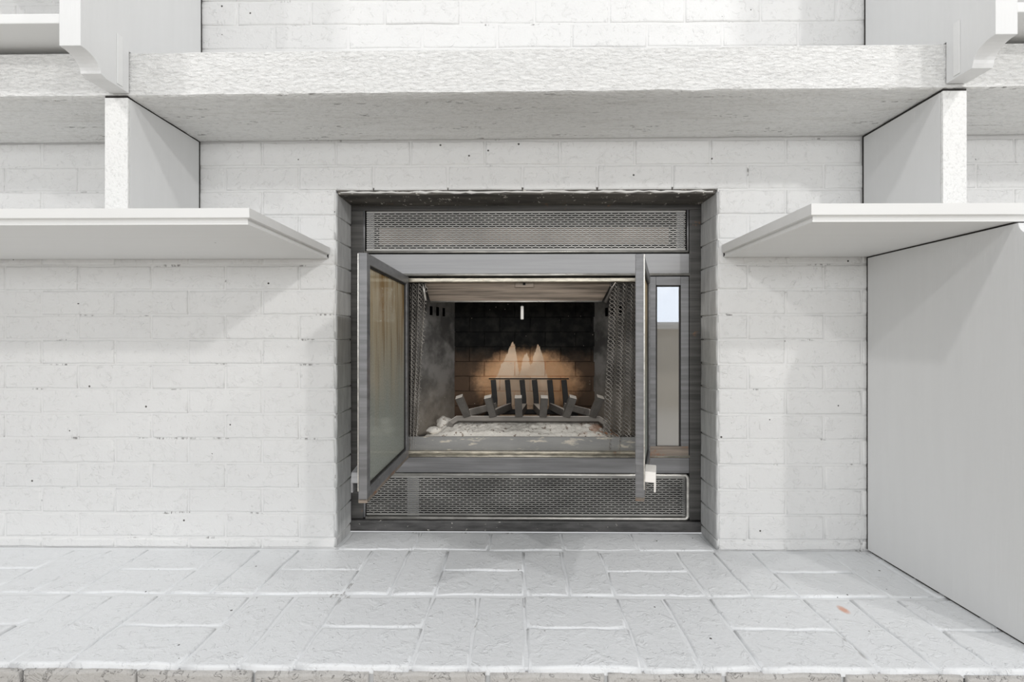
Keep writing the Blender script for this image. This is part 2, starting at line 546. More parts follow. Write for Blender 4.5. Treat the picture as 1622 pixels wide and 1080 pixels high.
wall = MB()
wall.box(-2.4, X0, 0.0028, REC - 0.002, FLOOR, 2.0).box(X1, 2.1, 0.0028, REC - 0.002, FLOOR, 2.0).box(X0, X1, 0.0028, REC - 0.002, LIN + 0.012, 2.0)
wall = tag(wall.build('wall_back', M['mortar']), 'white painted brick wall around the fireplace', kind='structure')
BW, CH, J = 0.2045, 0.0681, 0.0042
rnd = random.Random(3)
far_wall = MB()
def join_brick(mb, me, loc, rot=(0, 0, 0)):
    """bricks outside the frame: same geometry, joined into one part"""
    n0 = len(mb.bm.verts)
    mb.bm.from_mesh(me)
    mb.bm.verts.ensure_lookup_table()
    from mathutils import Euler
    mt = Matrix.Translation(loc) @ Euler(rot).to_matrix().to_4x4()
    bmesh.ops.transform(mb.bm, matrix=mt, verts=mb.bm.verts[n0:])
def wall_brick(xa, xb, za, zb, face=0.0):
    w, h = xb - xa - J, zb - za - J
    if w < 0.012 or h < 0.008: return
    me = brick_mesh(w, h, 0.012, rnd.randrange(5), M['brick'])
    if xb < -1.50 or xa > 1.45 or za > 0.94 or (xa > 0.99 and zb < 0.21):
        join_brick(far_wall, me, ((xa + xb) / 2, 0.0, (za + zb) / 2))
        return
    lay(me, wall, ((xa + xb) / 2, face + rnd.uniform(-0.0012, 0.0012), (za + zb) / 2),
        (rnd.uniform(-0.012, 0.012), 0, rnd.uniform(-0.004, 0.004)))
def course(za, zb, shift, spans):
    for lo, hi in spans:
        k = math.floor((lo - shift) / BW)
        x = shift + k * BW
        while x < hi - 1e-6:
            a, b = max(x, lo), min(x + BW, hi)
            if b - a > 0.02:
                wall_brick(a, b, za, zb)
            x += BW
L, R = -2.38, 2.08
for k in range(-9, 8):
    za, zb = k * CH, (k + 1) * CH
    za = max(za, HT - 0.004)
    sh = -0.803 + (0 if k % 2 == 0 else BW / 2)
    if k < 6:
        spans = [(L, X0), (X1, R)]
    else:
        spans = [(L, R)]
    course(za, zb, sh, spans)
for q, (za, zb) in enumerate([(0.797 + 0.066 * i, 0.863 + 0.066 * i) for i in range(18)]):
    course(za, zb, -0.77 + (0 if q % 2 else BW / 2), [(L, R)])
for k in range(8, 12):
    course(k * CH, min((k + 1) * CH, 0.797), -0.803 + (0 if k % 2 == 0 else BW / 2), [(L, -1.555), (1.505, R)])
far_o = far_wall.build('brick', M['brick'], wall)
far_o['kind'] = 'stuff'
# grey painted brick returns of the opening
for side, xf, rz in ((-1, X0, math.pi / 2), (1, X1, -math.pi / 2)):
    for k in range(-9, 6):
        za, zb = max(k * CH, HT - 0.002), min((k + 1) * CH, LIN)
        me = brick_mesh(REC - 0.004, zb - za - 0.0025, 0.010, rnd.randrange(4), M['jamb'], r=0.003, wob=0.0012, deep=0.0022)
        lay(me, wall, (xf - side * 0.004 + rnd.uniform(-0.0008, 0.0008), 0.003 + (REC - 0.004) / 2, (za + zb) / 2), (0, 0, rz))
# steel lintel with chipped paint, and the ragged bead of paint along its front edge
lb = MB().box(X0 + 0.004, X1 - 0.004, 0.006, REC + 0.006, LIN - 0.006, LIN + 0.012).bevel(0.002)
tag(lb.build('lintel', M['lintel'], wall), 'sooty steel lintel with chipped paint')
cm = MB()
rr = random.Random(11)
pts = []
for i in range(66):
    x = X0 + 0.012 + (X1 - X0 - 0.024) * i / 65
    pts.append((x, 0.006, LIN + 0.0005 + rr.uniform(-0.0016, 0.0016)))
cm.tube(pts, [0.0028 + rr.uniform(-0.0012, 0.0014) for _ in pts], 6)
tag(cm.build('caulk_bead', M['caulk'], wall), 'ragged white paint edge under the lintel bricks')

# far side of the room, behind the camera: beige wall with a window seen mirrored in the side glass, widened for the fill
wf = MB()
WX0, WX1, WZ0, WZ1 = -2.72, 2.72, 0.20, 1.25
wf.box(-3.2, WX0, -5.1, -5.0, FLOOR, 1.95).box(WX1, 3.2, -5.1, -5.0, FLOOR, 1.95).box(WX0, WX1, -5.1, -5.0, FLOOR, WZ0).box(WX0, WX1, -5.1, -5.0, WZ1, 1.95)
tag(wf.build('wall_front', M['beige']), 'beige wall across the room with one window', kind='structure')
wn = thing('window_1', ((WX0 + WX1) / 2, -5.0, WZ0), 'white framed window in the far beige wall, widened for the fill light', None)
wn['kind'] = 'structure'
fr = MB()
for a in ((WX0, WX0 + 0.05, WZ0, WZ1), (WX1 - 0.05, WX1, WZ0, WZ1), (WX0, WX1, WZ0, WZ0 + 0.05), (WX0, WX1, WZ1 - 0.05, WZ1), (-1.38, -1.34, WZ0, WZ1), (-0.02, 0.02, WZ0, WZ1), (1.34, 1.38, WZ0, WZ1)):
    fr.box(a[0], a[1], -5.06, -4.985, a[2], a[3])
fr.build('window_frame', M['white'], wn)
MB().box(WX0 + 0.05, WX1 - 0.05, -5.03, -5.024, WZ0 + 0.05, WZ1 - 0.05).build('pane', M['glass_clear'], wn)
MB().box(WX0 - 0.06, WX1 + 0.06, -5.0, -4.93, WZ0 - 0.05, WZ0 - 0.01).bevel(0.006).build('window_sill', M['white'], wn)

# ------------------------------------------------------------------ raised hearth
HF = -0.452
hearth = thing('raised_hearth', (0, -0.17, FLOOR), 'white painted brick hearth platform in front of the fireplace', 'hearth')
MB().box(-2.30, 2.00, HF + 0.006, -0.001, FLOOR, HT - 0.0032).box(X0, X1, -0.002, REC, FLOOR, HT - 0.0032).build('mortar_bed', M['hearth_joint'], hearth)
rh = random.Random(21)
far_hearth = MB()
def hearth_brick(xa, xb, ya, yb, header=False, mat='hearth', drop=0.0):
    j = 0.0035
    w, h = xb - xa - j + rh.uniform(-0.002, 0.001), yb - ya - j + rh.uniform(-0.002, 0.001)
    rx = -math.pi / 2 + rh.uniform(-0.016, 0.010)
    z = HT + rh.uniform(-0.0012, 0.0012) - drop
    far = xb < -1.45 or xa > 1.0
    put = (lambda me, parent, loc, rot: join_brick(far_hearth, me, loc, rot)) if far else lay
    if header:
        me = brick_mesh(h, w, 0.014, rh.randrange(5), M[mat], r=0.0042, wob=0.0026, deep=0.0034)
        put(me, hearth, ((xa + xb) / 2, (ya + yb) / 2, z), (rx, 0, math.pi / 2 + rh.uniform(-0.012, 0.012)))
    else:
        me = brick_mesh(w, h, 0.014, rh.randrange(5), M[mat], r=0.0042, wob=0.0026, deep=0.0034)
        put(me, hearth, ((xa + xb) / 2, (ya + yb) / 2, z), (rx, 0, rh.uniform(-0.012, 0.012)))
S = 0.203
for row, (yb, ya) in enumerate(((-0.014, -0.225), (-0.233, HF))):
    for k in range(-10, 11):
        a = 0.017 + (k - 1) * S
        b = a + S
        if a < -2.25 or b > 1.99: continue
        mid = (ya + yb) / 2
        if (k + row) % 2 == 1:
            m_ = (a + b) / 2
            hearth_brick(a, m_, ya, yb, True); hearth_brick(m_, b, ya, yb, True)
        else:
            hearth_brick(a, b, ya, mid); hearth_brick(a, b, mid, yb)
for k in range(5):
    w = (X1 - X0 - 0.02) / 5
    hearth_brick(X0 + 0.01 + k * w, X0 + 0.01 + (k + 1) * w, -0.008, REC - 0.006, drop=0.001)
front_low = MB()
for r_ in range(5):
    x = -2.30 + (0.1 if r_ % 2 else 0.0)
    while x < 1.80:
        me = brick_mesh(BW - 0.008, 0.062, 0.010, rh.randrange(5), M['hearth_front'], r=0.004, wob=0.002)
        (lay if (r_ == 0 and -1.3 < x < 0.95) else (lambda me, parent, loc, rot: join_brick(front_low, me, loc, rot)))(me, hearth, (x + BW / 2, HF - 0.006 + rh.uniform(-0.002, 0.002), HT - 0.0385 + rh.uniform(-0.002, 0.001) - r_ * 0.066), (rh.uniform(-0.02, 0.02), 0, 0))
        x += BW
far_hearth.build('brick', M['hearth'], hearth)['kind'] = 'stuff'
front_low.build('brick', M['hearth_front'], hearth)['kind'] = 'stuff'

# ------------------------------------------------------------------ mantel beam
MF, MZ0, MZ1 = -0.235, 0.548, 0.645
def mantel():
    m = MB()
    bm = m.bm
    xa, xb = -1.55, 1.50
    nx, nf, nu = 420, 12, 12
    prof = [(-0.002, MZ1 - MZ0)]
    prof += [(MF + 0.002 + (abs(MF) - 0.004) * (1 - i / 4.0), MZ1 - MZ0) for i in range(1, 5)]
    prof += [(MF, (MZ1 - MZ0 - 0.004) * (1 - i / nf) + 0.002) for i in range(nf + 1)]
    prof += [(MF + 0.004 + (abs(MF) - 0.006) * i / nu, 0.0) for i in range(nu + 1)]
    vs = []
    for i in range(nx + 1):
        x = xa + (xb - xa) * i / nx
        ring = []
        for y, z in prof:
            e1 = mnoise.noise((x * 9, y * 40, z * 60 + 3)) * 0.0016
            e2 = mnoise.noise((x * 40, y * 140, z * 200 + 9)) * 0.0011
            edge = mnoise.noise((x * 14, 5.0, 1.0)) * 0.0022 if (z < 0.004 and y < MF + 0.01) else 0
            tilt = 0.004 * (x / 1.0)
            ring.append(bm.verts.new((x, y + (e1 + e2 if y < -0.01 else 0), MZ0 + z + (e1 + e2) * 0.8 + edge + tilt)))
        vs.append(ring)
    n = len(prof)
    for a, b in zip(vs, vs[1:]):
        for i in range(n):
            f = bm.faces.new((a[i], a[(i + 1) % n], b[(i + 1) % n], b[i]))
            f.smooth = True
    bm.faces.new(vs[0]); bm.faces.new(list(reversed(vs[-1])))
    o = m.build('mantel_beam', M['mantel'], base=(0, -0.12, MZ0))
    me = o.data
    for e in me.edges: pass
    me.set_sharp_from_angle(angle=math.radians(40))
    return tag(o, 'long rough-sawn white mantel beam above the fireplace', 'mantel')
mantel()

# ------------------------------------------------------------------ support boards below the mantel
def support(name, xa, xb, ztop, zbot, label):
    t = thing(name, ((xa + xb) / 2, -0.12, zbot), label, 'support board', 'boards between mantel and shelves')
    MB().box(xa, xb, -0.228, -0.006, zbot, ztop).bevel(0.0015).build('board', M['panel'], t)
    MB().box(xa + 0.001, xb - 0.001, -0.0055, -0.0005, zbot + 0.02, ztop).build('back_gap_shade', M['gap_shade'], t)  # dark strip drawn as the shade between board and wall
    MB().box(xa + 0.001, xb - 0.001, -0.2345, -0.0005, ztop + 0.0005, ztop + 0.0045).build('top_gap_shade', M['gap_shade'], t)  # same painted shade in the gap below the mantel
    MB().box(xa, xb, -0.235, -0.2285, zbot, ztop).bevel(0.0015).build('rough_front_edge', M['rough_edge'], t)
support('support_board', -0.922, -0.870, 0.541, 0.2535, 'upright white board between the mantel and the left shelf')
support('support_board', 0.934, 0.986, 0.546, 0.2585, 'upright white board between the mantel and the right shelf')

# ------------------------------------------------------------------ moulded shelves either side
def shelf(xe, xo, z0, z1, label):
    s = 1 if xe > xo else -1
    d = 0.376
    t = thing('wall_shelf', ((xe + xo) / 2, -d / 2, z0), label, 'shelf', 'shelves beside the fireplace')
    prof = [(0.000, z1), (0.000, z0 + 0.0125), (0.0025, z0 + 0.0115), (0.0065, z0 + 0.0110), (0.0070, z0 + 0.0045), (0.0050, z0 + 0.0035), (0.0050, z0)]
    rings = [[(xo, -0.002, z), (xo, -d + o, z), (xe - s * o, -d + o, z), (xe - s * o, -0.002, z)] for o, z in prof]
    MB().loops(rings).build('shelf_board', M['shelf'], t)
    MB().box(min(xe - s * 0.004, xo), max(xe - s * 0.004, xo), -0.0019, -0.0003, z0 + 0.001, z1 - 0.001).build('back_gap_shade', M['gap_shade'], t)  # dark line painted in for shade where shelf meets wall
shelf(-0.513, -2.30, 0.222, 0.2525, 'white moulded shelf left of the fireplace')
shelf(0.557, 1.45, 0.224, 0.2575, 'white moulded shelf right of the fireplace')

# tall end panel standing on the hearth under the right shelf
poly = [(-0.006, HT + 0.004), (-0.425, HT + 0.004)]
cz, cy, r = 0.2205, -0.400, 0.026
poly += [(-0.425, cz - r)] + [(cy - 0.001 + r * math.cos(a) , cz + r * 0.98 * math.sin(a)) for a in [math.radians(-90 + 90 * i / 8) for i in range(0, 9)]]
poly += [(-0.006, cz)]
t = thing('end_panel', (0.965, -0.21, HT + 0.003), 'tall plain white panel standing on the hearth under the right shelf', 'panel')
MB().prism_x(poly, 0.945, 0.985).bevel(0.0012).build('panel_board', M['panel'], t)
MB().box(0.9465, 0.984, -0.0055, -0.0005, HT + 0.004, cz).build('back_gap_shade', M['gap_shade'], t)  # dark strip as gap shade behind the panel
MB().box(0.9465, 0.984, -0.365, -0.0005, cz + 0.0004, cz + 0.0032).build('top_gap_shade', M['gap_shade'], t)  # painted shade line between panel and shelf
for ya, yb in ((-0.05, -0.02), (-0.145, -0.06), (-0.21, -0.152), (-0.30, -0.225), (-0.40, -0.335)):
    MB().box(0.9463, 0.984, ya, yb, HT + 0.0012, HT + 0.0040).build('foot_gap_shade', M['gap_shade'], t)  # dark dashes drawn as shade under the panel foot

# ------------------------------------------------------------------ bookcases over the mantel
def bookcase(side, xi, dz, label):
    xo = xi + side * 0.043
    xfar = side * 1.48
    t = thing('bookcase', ((xi + xfar) / 2, -0.15, 0.65 + dz), label, 'bookcase', 'bookcases above the mantel')
    F, B = (-0.350 if side < 0 else -0.340), MF - 0.0018
    zb, zf = 0.549 + dz * 0.7, 0.583 + dz
    poly = [(-0.006, 0.6425 + 0.0042 * (side + 1)), (-0.006, 1.35), (F, 1.35), (F, zf)]
    poly += [(F + 0.004 + 0.040 * math.sin(a), zf - 0.030 * (1 - math.cos(a))) for a in [math.radians(90 * i / 8) for i in range(9)]]
    poly += [(-0.293, zb), (B, zb), (B, 0.6425 + 0.0042 * (side + 1))]
    MB().prism_x(poly, min(xi, xo), max(xi, xo)).bevel(0.0012).build('side_panel', M['panel'], t)
    MB().box(min(xi + side * 0.001, xo), max(xi + side * 0.001, xo), -0.0055, -0.0005, 0.66 + dz * 0.4, 1.35).build('back_gap_shade', M['gap_shade'], t)  # dark strip painting the shade behind the side panel
    xe = xo + side * 0.001
    a, b = min(xe, xfar), max(xe, xfar)
    MB().box(a, b, -0.310, -0.004, 0.6555 + dz * 0.5, 0.676 + dz * 0.5).bevel(0.002).build('shelf', M['wood'], t)
    MB().box(a, b, -0.310, -0.004, 1.02, 1.045).bevel(0.002).build('shelf', M['wood'], t)
    zt = (0.540 + dz * 0.7) + 0.014
    x_a, x_b = xi, xi - side * 0.0022
    st = MB().box(min(x_a, x_b), max(x_a, x_b), -0.269, -0.255, zt, 0.662 + dz).bevel(0.001).build('batten', M['wood'], t)
    tag(st, 'thin upright batten beside the mantel end')
bookcase(-1, -0.865, 0.0, 'white bookcase with a coved side panel above the mantel, left')
bookcase(1, 0.939, 0.016, 'white bookcase with a coved side panel above the mantel, right')

# ------------------------------------------------------------------ fireplace insert
YF = REC
IX0, IX1 = X0 - 0.012, X1 + 0.012
ins = thing('fireplace_insert', (0.026, 0.3, HT), 'grey steel fireplace insert with open glass doors in the brick opening', 'fireplace')
b = MB()
b.box(IX0, -0.459, YF, YF + 0.03, -0.534, 0.385).box(0.511, IX1, YF, YF + 0.03, -0.534, 0.385).box(IX0, IX1, YF, YF + 0.03, 0.385, 0.4165)
b.bevel(0.002).build('outer_flange', M['dark'], ins)
bb = MB()
bb.box(IX0, IX1, YF - 0.006, YF + 0.03, HT + 0.001, -0.537).bevel(0.004)
tag(bb.build('base_strip', M['bottom'], ins), 'chipped black strip along the hearth')
# black casing round everything behind the front
c = MB()
c.box(IX0, IX1, 0.60, 0.61, HT + 0.002, 0.40).box(IX0, IX0 + 0.008, YF + 0.031, 0.60, HT + 0.002, 0.40).box(IX1 - 0.008, IX1, YF + 0.031, 0.60, HT + 0.002, 0.40)
c.box(IX0, IX1, YF + 0.031, 0.60, 0.392, 0.40).box(IX0, IX1, YF + 0.031, 0.60, HT + 0.002, HT + 0.01)
c.build('casing', M['black'], ins)

def grille(xa, xb, za, zb, name, label, mat='grille'):
    g = MB()
    PX, PZ, bw, bh = 0.0216, 0.0064, 0.0042, 0.0031
    nrow = int((zb - za - 0.006) / PZ)
    zs = za + ((zb - za) - nrow * PZ) / 2
    y0, y1 = YF + 0.010, YF + 0.0118
    g.box(xa, xb, y0, y1, za, zs + bh / 2).box(xa, xb, y0, y1, zs + nrow * PZ - bh / 2, zb)
    for r_ in range(1, nrow):
        g.box(xa, xb, y0, y1, zs + r_ * PZ - bh / 2, zs + r_ * PZ + bh / 2)
    for r_ in range(nrow):
        x = xa + (PX / 2 if r_ % 2 else PX)
        while x < xb - 0.004:
            z0 = zs + r_ * PZ
            g.hull([(x - bw / 2, y0, z0), (x + bw / 2, y0, z0), (x + bw / 2, y0, z0 + PZ), (x - bw / 2, y0, z0 + PZ)], [(0, 1, 2, 3)])
            x += PX
    o = g.build(name, M[mat], ins)
    tag(o, label)
    # raised pale bead round the grille
    fr = MB()
    rr_ = 0.0048
    c_ = [(xa - 0.001, za - 0.002), (xb + 0.001, za - 0.002), (xb + 0.001, zb + 0.002), (xa - 0.001, zb + 0.002)]
    return o
ug = grille(-0.452, 0.503, 0.267, 0.386, 'upper_grille', 'perforated steel air grille above the doors')
lg = grille(-0.452, 0.503, -0.527, -0.408, 'lower_grille', 'perforated steel air grille below the doors', 'grille_low')
def bead(parent, pts, r, name='bead', mat='bead', closed=False):
    m = MB()
    m.tube(pts, r, 8)
    return m.build(name, M[mat], parent)
yb_ = YF + 0.004
bead(ug, [(-0.457, yb_, 0.262), (0.507, yb_, 0.262)], 0.0034, 'bottom_bead', 'bead')
bead(ug, [(0.507, yb_, 0.262), (0.507, yb_, 0.389)], 0.0030, 'side_bead', 'steel')
bead(ug, [(-0.457, yb_, 0.262), (-0.457, yb_, 0.389)], 0.0030, 'side_bead', 'steel')
bead(ug, [(-0.457, yb_, 0.3885), (0.507, yb_, 0.3885)], 0.0022, 'top_bead', 'track')
bead(lg, [(-0.452, yb_, -0.402), (0.500, yb_, -0.402), (0.5055, yb_, -0.407), (0.507, yb_, -0.414), (0.507, yb_, -0.524), (0.505, yb_, -0.529), (0.500, yb_, -0.532), (-0.452, yb_, -0.532)], 0.0048, 'rim')
bead(lg, [(-0.456, yb_, -0.404), (-0.456, yb_, -0.530)], 0.0036, 'side_bead', 'steel')
for xx in (-0.33, 0.495):
    MB().box(xx, xx + 0.035, YF + 0.0135, YF + 0.018, -0.53, -0.405).build('bracket', M['steel'], lg)
for xx in (-0.452, 0.478):
    MB().box(xx, xx + 0.022, YF + 0.0135, YF + 0.018, 0.265, 0.388).build('bracket', M['steel'], ug)
MB().box(-0.415, 0.455, YF + 0.016, YF + 0.020, 0.285, 0.336).build('baffle', M['baffle'], ug)

MB().box(-0.459, 0.511, YF + 0.002, YF + 0.03, 0.196, 0.2555).bevel(0.0015).build('header_band', M['band'], ins)
bead(ins, [(-0.459, YF + 0.002, 0.1935), (0.511, YF + 0.002, 0.1935)], 0.0042, 'header_bead', 'bead')
MB().box(-0.459, 0.511, YF + 0.016, YF + 0.035, 0.174, 0.1865).bevel(0.002).build('door_track', M['track'], ins)
MB().box(-0.459, 0.511, YF + 0.030, YF + 0.034, 0.18, 0.20).build('track_gap', M['black'], ins)
MB().box(-0.459, 0.511, YF + 0.002, YF + 0.03, -0.396, -0.351).bevel(0.0015).build('sill_band', M['doorframe'], ins)
bead(ins, [(-0.459, YF + 0.003, -0.346), (0.511, YF + 0.003, -0.346)], 0.0045, 'sill_bead', 'track')
MB().box(-0.459, 0.511, YF + 0.010, YF + 0.05, -0.349, -0.335).bevel(0.002).build('door_track', M['track'], ins)
tag(MB().box(-0.335, 0.395, YF + 0.026, YF + 0.034, -0.336, -0.2945).bevel(0.0015).build('ash_lip', M['lip'], ins), 'grey lip streaked with ash')

# firebox: floor, side liners with slots, firebrick back, hood
FY0, FY1 = 0.146, 0.43
BXL, BXR = -0.222, 0.277
FXL, FXR = -0.335, 0.395
FT, FB = 0.215, -0.300
MB().hull([(FXL, FY0, FB), (FXR, FY0, FB), (BXR + 0.02, FY1 + 0.03, FB), (BXL - 0.02, FY1 + 0.03, FB)], [(0, 1, 2, 3)]).build('firebox_floor', M['liner'], ins)
MB().box(FXL - 0.03, FXR + 0.03, FY0 - 0.012, FY1 + 0.05, FT, FT + 0.01).build('firebox_top', M['black'], ins)
def side_liner(xf, xb):
    m = MB()
    s_cuts = [0.0, 0.40, 0.455, 0.53, 0.585, 0.66, 0.715, 1.0]
    z_cuts = [FB, 0.082, 0.112, FT]
    for i in range(len(s_cuts) - 1):
        for j in range(len(z_cuts) - 1):
            if j == 1 and i in (1, 3, 5): continue
            q = []
            for s_, z_ in ((s_cuts[i], z_cuts[j]), (s_cuts[i + 1], z_cuts[j]), (s_cuts[i + 1], z_cuts[j + 1]), (s_cuts[i], z_cuts[j + 1])):
                q.append((xf + (xb - xf) * s_, FY0 + (FY1 + 0.02 - FY0) * s_, z_))
            m.hull(q, [(0, 1, 2, 3)])
    return m.build('side_liner', M['liner'], ins)
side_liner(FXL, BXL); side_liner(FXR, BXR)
back = MB().box(BXL - 0.03, BXR + 0.03, FY1 + 0.006, FY1 + 0.03, FB, FT).build('firebox_back', M['firebrick'], ins)
rb = random.Random(5)
z = FB + 0.002
kk = 0
while z < FT - 0.01:
    x = BXL - 0.01 - (0.0 if kk % 2 else 0.055)
    while x < BXR + 0.01:
        a, b_ = max(x, BXL - 0.01), min(x + 0.112, BXR + 0.01)
        if b_ - a > 0.02:
            me = brick_mesh(b_ - a - 0.002, 0.0545 - 0.002, 0.008, rb.randrange(3), M['firebrick'], r=0.002, wob=0.0006, deep=0.0012)
            lay(me, back, ((a + b_) / 2, FY1 + rb.uniform(-0.0006, 0.0006), z + 0.027))
        x += 0.112
    z += 0.0545; kk += 1
hd = MB()
hd.hull([(-0.285, 0.155, 0.178), (0.292, 0.155, 0.178), (0.262, 0.165, 0.1185), (-0.268, 0.165, 0.1185),
         (-0.285, 0.162, 0.178), (0.292, 0.162, 0.178), (0.262, 0.172, 0.1185), (-0.268, 0.172, 0.1185)],
        [(0, 1, 2, 3), (4, 7, 6, 5), (0, 4, 5, 1), (2, 6, 7, 3), (0, 3, 7, 4), (1, 5, 6, 2)])
hood = hd.build('smoke_hood', M['hood'], ins)
tag(hood, 'heat-browned steel plate over the firebox mouth')
bead(hood, [(-0.268, 0.166, 0.1185), (0.262, 0.166, 0.1185)], 0.0028, 'hood_edge', 'bead')
MB().box(-0.006, 0.052, 0.150, 0.1585, 0.160, 0.180).bevel(0.0015).build('latch_plate', M['hood'], hood)
MB().box(0.018, 0.026, 0.1485, 0.151, 0.167, 0.174).build('latch_hole', M['black'], hood)
dp = MB()
dp.tube([(0.0165, 0.205, 0.118), (0.0165, 0.203, 0.110), (0.0163, 0.200, 0.106)], 0.0022, 6)
rod = dp.build('damper_rod', M['iron_black'], ins)
pl = MB().box(0.0115, 0.0215, 0.196, 0.204, 0.064, 0.107).bevel(0.0028, 3).build('damper_pull', M['handle'], rod)
tag(pl, 'pale pull tab hanging from the damper')

# fixed side lights and the two swung-open doors
DZ0, DZ1 = -0.345, 0.187
def frame_mb(w, t, z0, z1, sw, rw):
    """a flat door frame: x 0..w, y -t/2..t/2; stepped inner lip"""
    m = MB()
    m.box(0, sw, -t / 2, t / 2, z0, z1).box(w - sw, w, -t / 2, t / 2, z0, z1)
    m.box(sw, w - sw, -t / 2, t / 2, z1 - rw, z1).box(sw, w - sw, -t / 2, t / 2, z0, z0 + rw)
    m.bevel(0.0016)
    l = t * 0.28
    g = MB()
    for a in ((sw - 0.001, sw + 0.004, z0 + rw, z1 - rw), (w - sw - 0.004, w - sw + 0.001, z0 + rw, z1 - rw), (sw, w - sw, z1 - rw - 0.004, z1 - rw + 0.001), (sw, w - sw, z0 + rw - 0.001, z0 + rw + 0.004)):
        g.box(a[0], a[1], -l, l, a[2], a[3])
    return m, g
def panel(name, loc, rot, w, t, sw, rw, glass, label):
    fm, gm = frame_mb(w, t, DZ0, DZ1, sw, rw)
    o = fm.build(name, M['doorframe'], ins, local=True)
    gm.build('gasket', M['iron_black'], o, local=True)
    o.location = Vector((loc[0], loc[1], ZC)) - world_loc(ins)
    o.rotation_euler = (0, 0, rot)
    tag(o, label)
    p = MB().box(sw - 0.002, w - sw + 0.002, -0.002, 0.002, DZ0 + rw - 0.002, DZ1 - rw + 0.002).build('pane', M[glass], o, local=True)
    return o
sl = panel('side_light', (-0.459, YF + 0.006, 0), 0, 0.124, 0.014, 0.024, 0.026, 'glass_mirror', 'narrow fixed glass panel behind the left door')
sr = panel('side_light', (0.388, YF + 0.006, 0), 0, 0.121, 0.014, 0.024, 0.026, 'glass_mirror', 'narrow fixed glass panel right of the firebox')
for p_, w_ in ((sl, 0.124), (sr, 0.121)):
    MB().box(0.002, w_ - 0.002, -0.0078, -0.0066, DZ0 + 0.002, DZ0 + 0.030).build('rusty_foot', M['doorfoot'], p_, local=True)
    MB().box(-0.004, w_ + 0.002, 0.014, 0.018, DZ0, DZ1).build('side_backing', M['baffle'], p_, local=True)
L_D = 0.376
def door(loc, ang, hs, label):
    o = panel('glass_door', loc, ang, L_D, 0.019, 0.022, 0.024, 'glass_dirty', label)
    f = MB().box(0.0, L_D, -0.0096, 0.0096, DZ0 - 0.006, DZ0 + 0.004).bevel(0.0015).build('rusty_foot', M['doorfoot'], o, local=True)
    # pale edge strip on the free stile
    MB().box(L_D - 0.001, L_D + 0.0015, hs * 0.0082, hs * 0.0105, DZ0 + 0.02, DZ1 - 0.002).build('edge_strip', M['bead'], o, local=True)
    h = MB()
    y0, y1 = hs * 0.0100, hs * (0.033 if hs > 0 else 0.026)
    x0, x1 = L_D - 0.042, L_D - 0.004
    za, zb_ = -0.327, -0.280
    h.hull([(x0, y0, zb_), (x1, y0, zb_ - 0.006), (x1, y1, zb_ - 0.006), (x0, y1, zb_),
            (x1 + 0.004, y0, zb_ - 0.028), (x1 + 0.004, y1, zb_ - 0.028), (x0, y0, zb_ - 0.028), (x0, y1, zb_ - 0.028)],
           [(0, 1, 2, 3), (1, 4, 5, 2), (0, 6, 4, 1), (3, 2, 5, 7), (0, 3, 7, 6), (6, 7, 5, 4)])
    h.box(x0, x1 + 0.002, min(y1, y1 - hs * 0.004), max(y1, y1 - hs * 0.004), za - 0.002, zb_ - 0.027)
    h.bevel(0.0012)
    tag(h.build('handle', M['handle' if hs > 0 else 'steel'], o, local=True), 'cream door handle' if hs > 0 else 'grey door handle')
    g = MB()
    for zz in (DZ0 + 0.05, DZ1 - 0.05):
        g.tube([(0.0, -hs * 0.0, zz - 0.02), (0.0, 0.0, zz + 0.02)], 0.0075, 8)
    g.build('hinge', M['steel'], o, local=True)
    return o
door((-0.331, YF - 0.004, 0), math.radians(-90), -1, 'glass door swung open on the left, smoke-stained pane')
door((0.384, YF - 0.004, 0), math.atan2(-0.36, -0.118), 1, 'glass door swung open on the right, seen edge-on')

# ------------------------------------------------------------------ wire mesh curtains
def curtain(xt0, xt1, xb0, xb1, folds, label, flip):
    zt, zb_ = 0.172, -0.333
    t = thing('mesh_curtain', ((xt0 + xt1) / 2, 0.150, zb_), label, 'fire curtain', 'wire mesh curtains in the firebox')
    amp, yc = 0.0095, 0.1290
    W = folds * 0.030
    def S(u, v):
        s = u / W
        ph = s * folds * 2 * math.pi
        xa = xt0 + (xb0 - xt0) * v
        xb_ = xt1 + (xb1 - xt1) * v
        x = xa + (xb_ - xa) * s + 0.0022 * math.sin(2 * ph + 1.3)
        y = yc + 0.016 + amp * math.sin(ph) * (0.85 + 0.3 * v) + 0.002 * math.sin(9 * v + s * 7)
        return (x, y, zt + (zb_ - zt) * v)
    H = zt - zb_
    m = MB()
    bm = m.bm
    pitch, r = 0.0122, 0.00145
    for d in (1, -1):
        k = -int(H / pitch) - 1
        while k * pitch < W + H:
            pts = []
            c0 = k * pitch
            N = 96
            for i in range(N + 1):
                v = i / N
                u = c0 + H * v if d == 1 else c0 + H * (1 - v)
                u = c0 + d * H * v * 1.0 if d == 1 else c0 - H * v + H * 0
                if 0 <= u <= W:
                    x, y, z_ = S(u, v)
                    pts.append((x, y + d * 0.0007, z_))
                elif len(pts) > 1:
                    break
            if len(pts) > 2:
                m.tube(pts, r if d == 1 else r * 0.45, 4, ends=False)
            k += 1
    o = m.build('woven_wire', M['mesh'], t)
    o['kind'] = 'stuff'
    rod_ = MB().tube([(xt0 - 0.004, yc + 0.016, zt + 0.004), (xt1 + 0.004, yc + 0.016, zt + 0.004)], 0.003, 8)
    rod_.build('rod', M['iron_black'], t)
    return t
lc = curtain(-0.330, -0.272, -0.330, -0.305, 3, 'gathered wire mesh curtain at the left of the firebox', 1)
rc = curtain(0.283, 0.380, 0.258, 0.380, 4, 'gathered wire mesh curtain at the right of the firebox', -1)
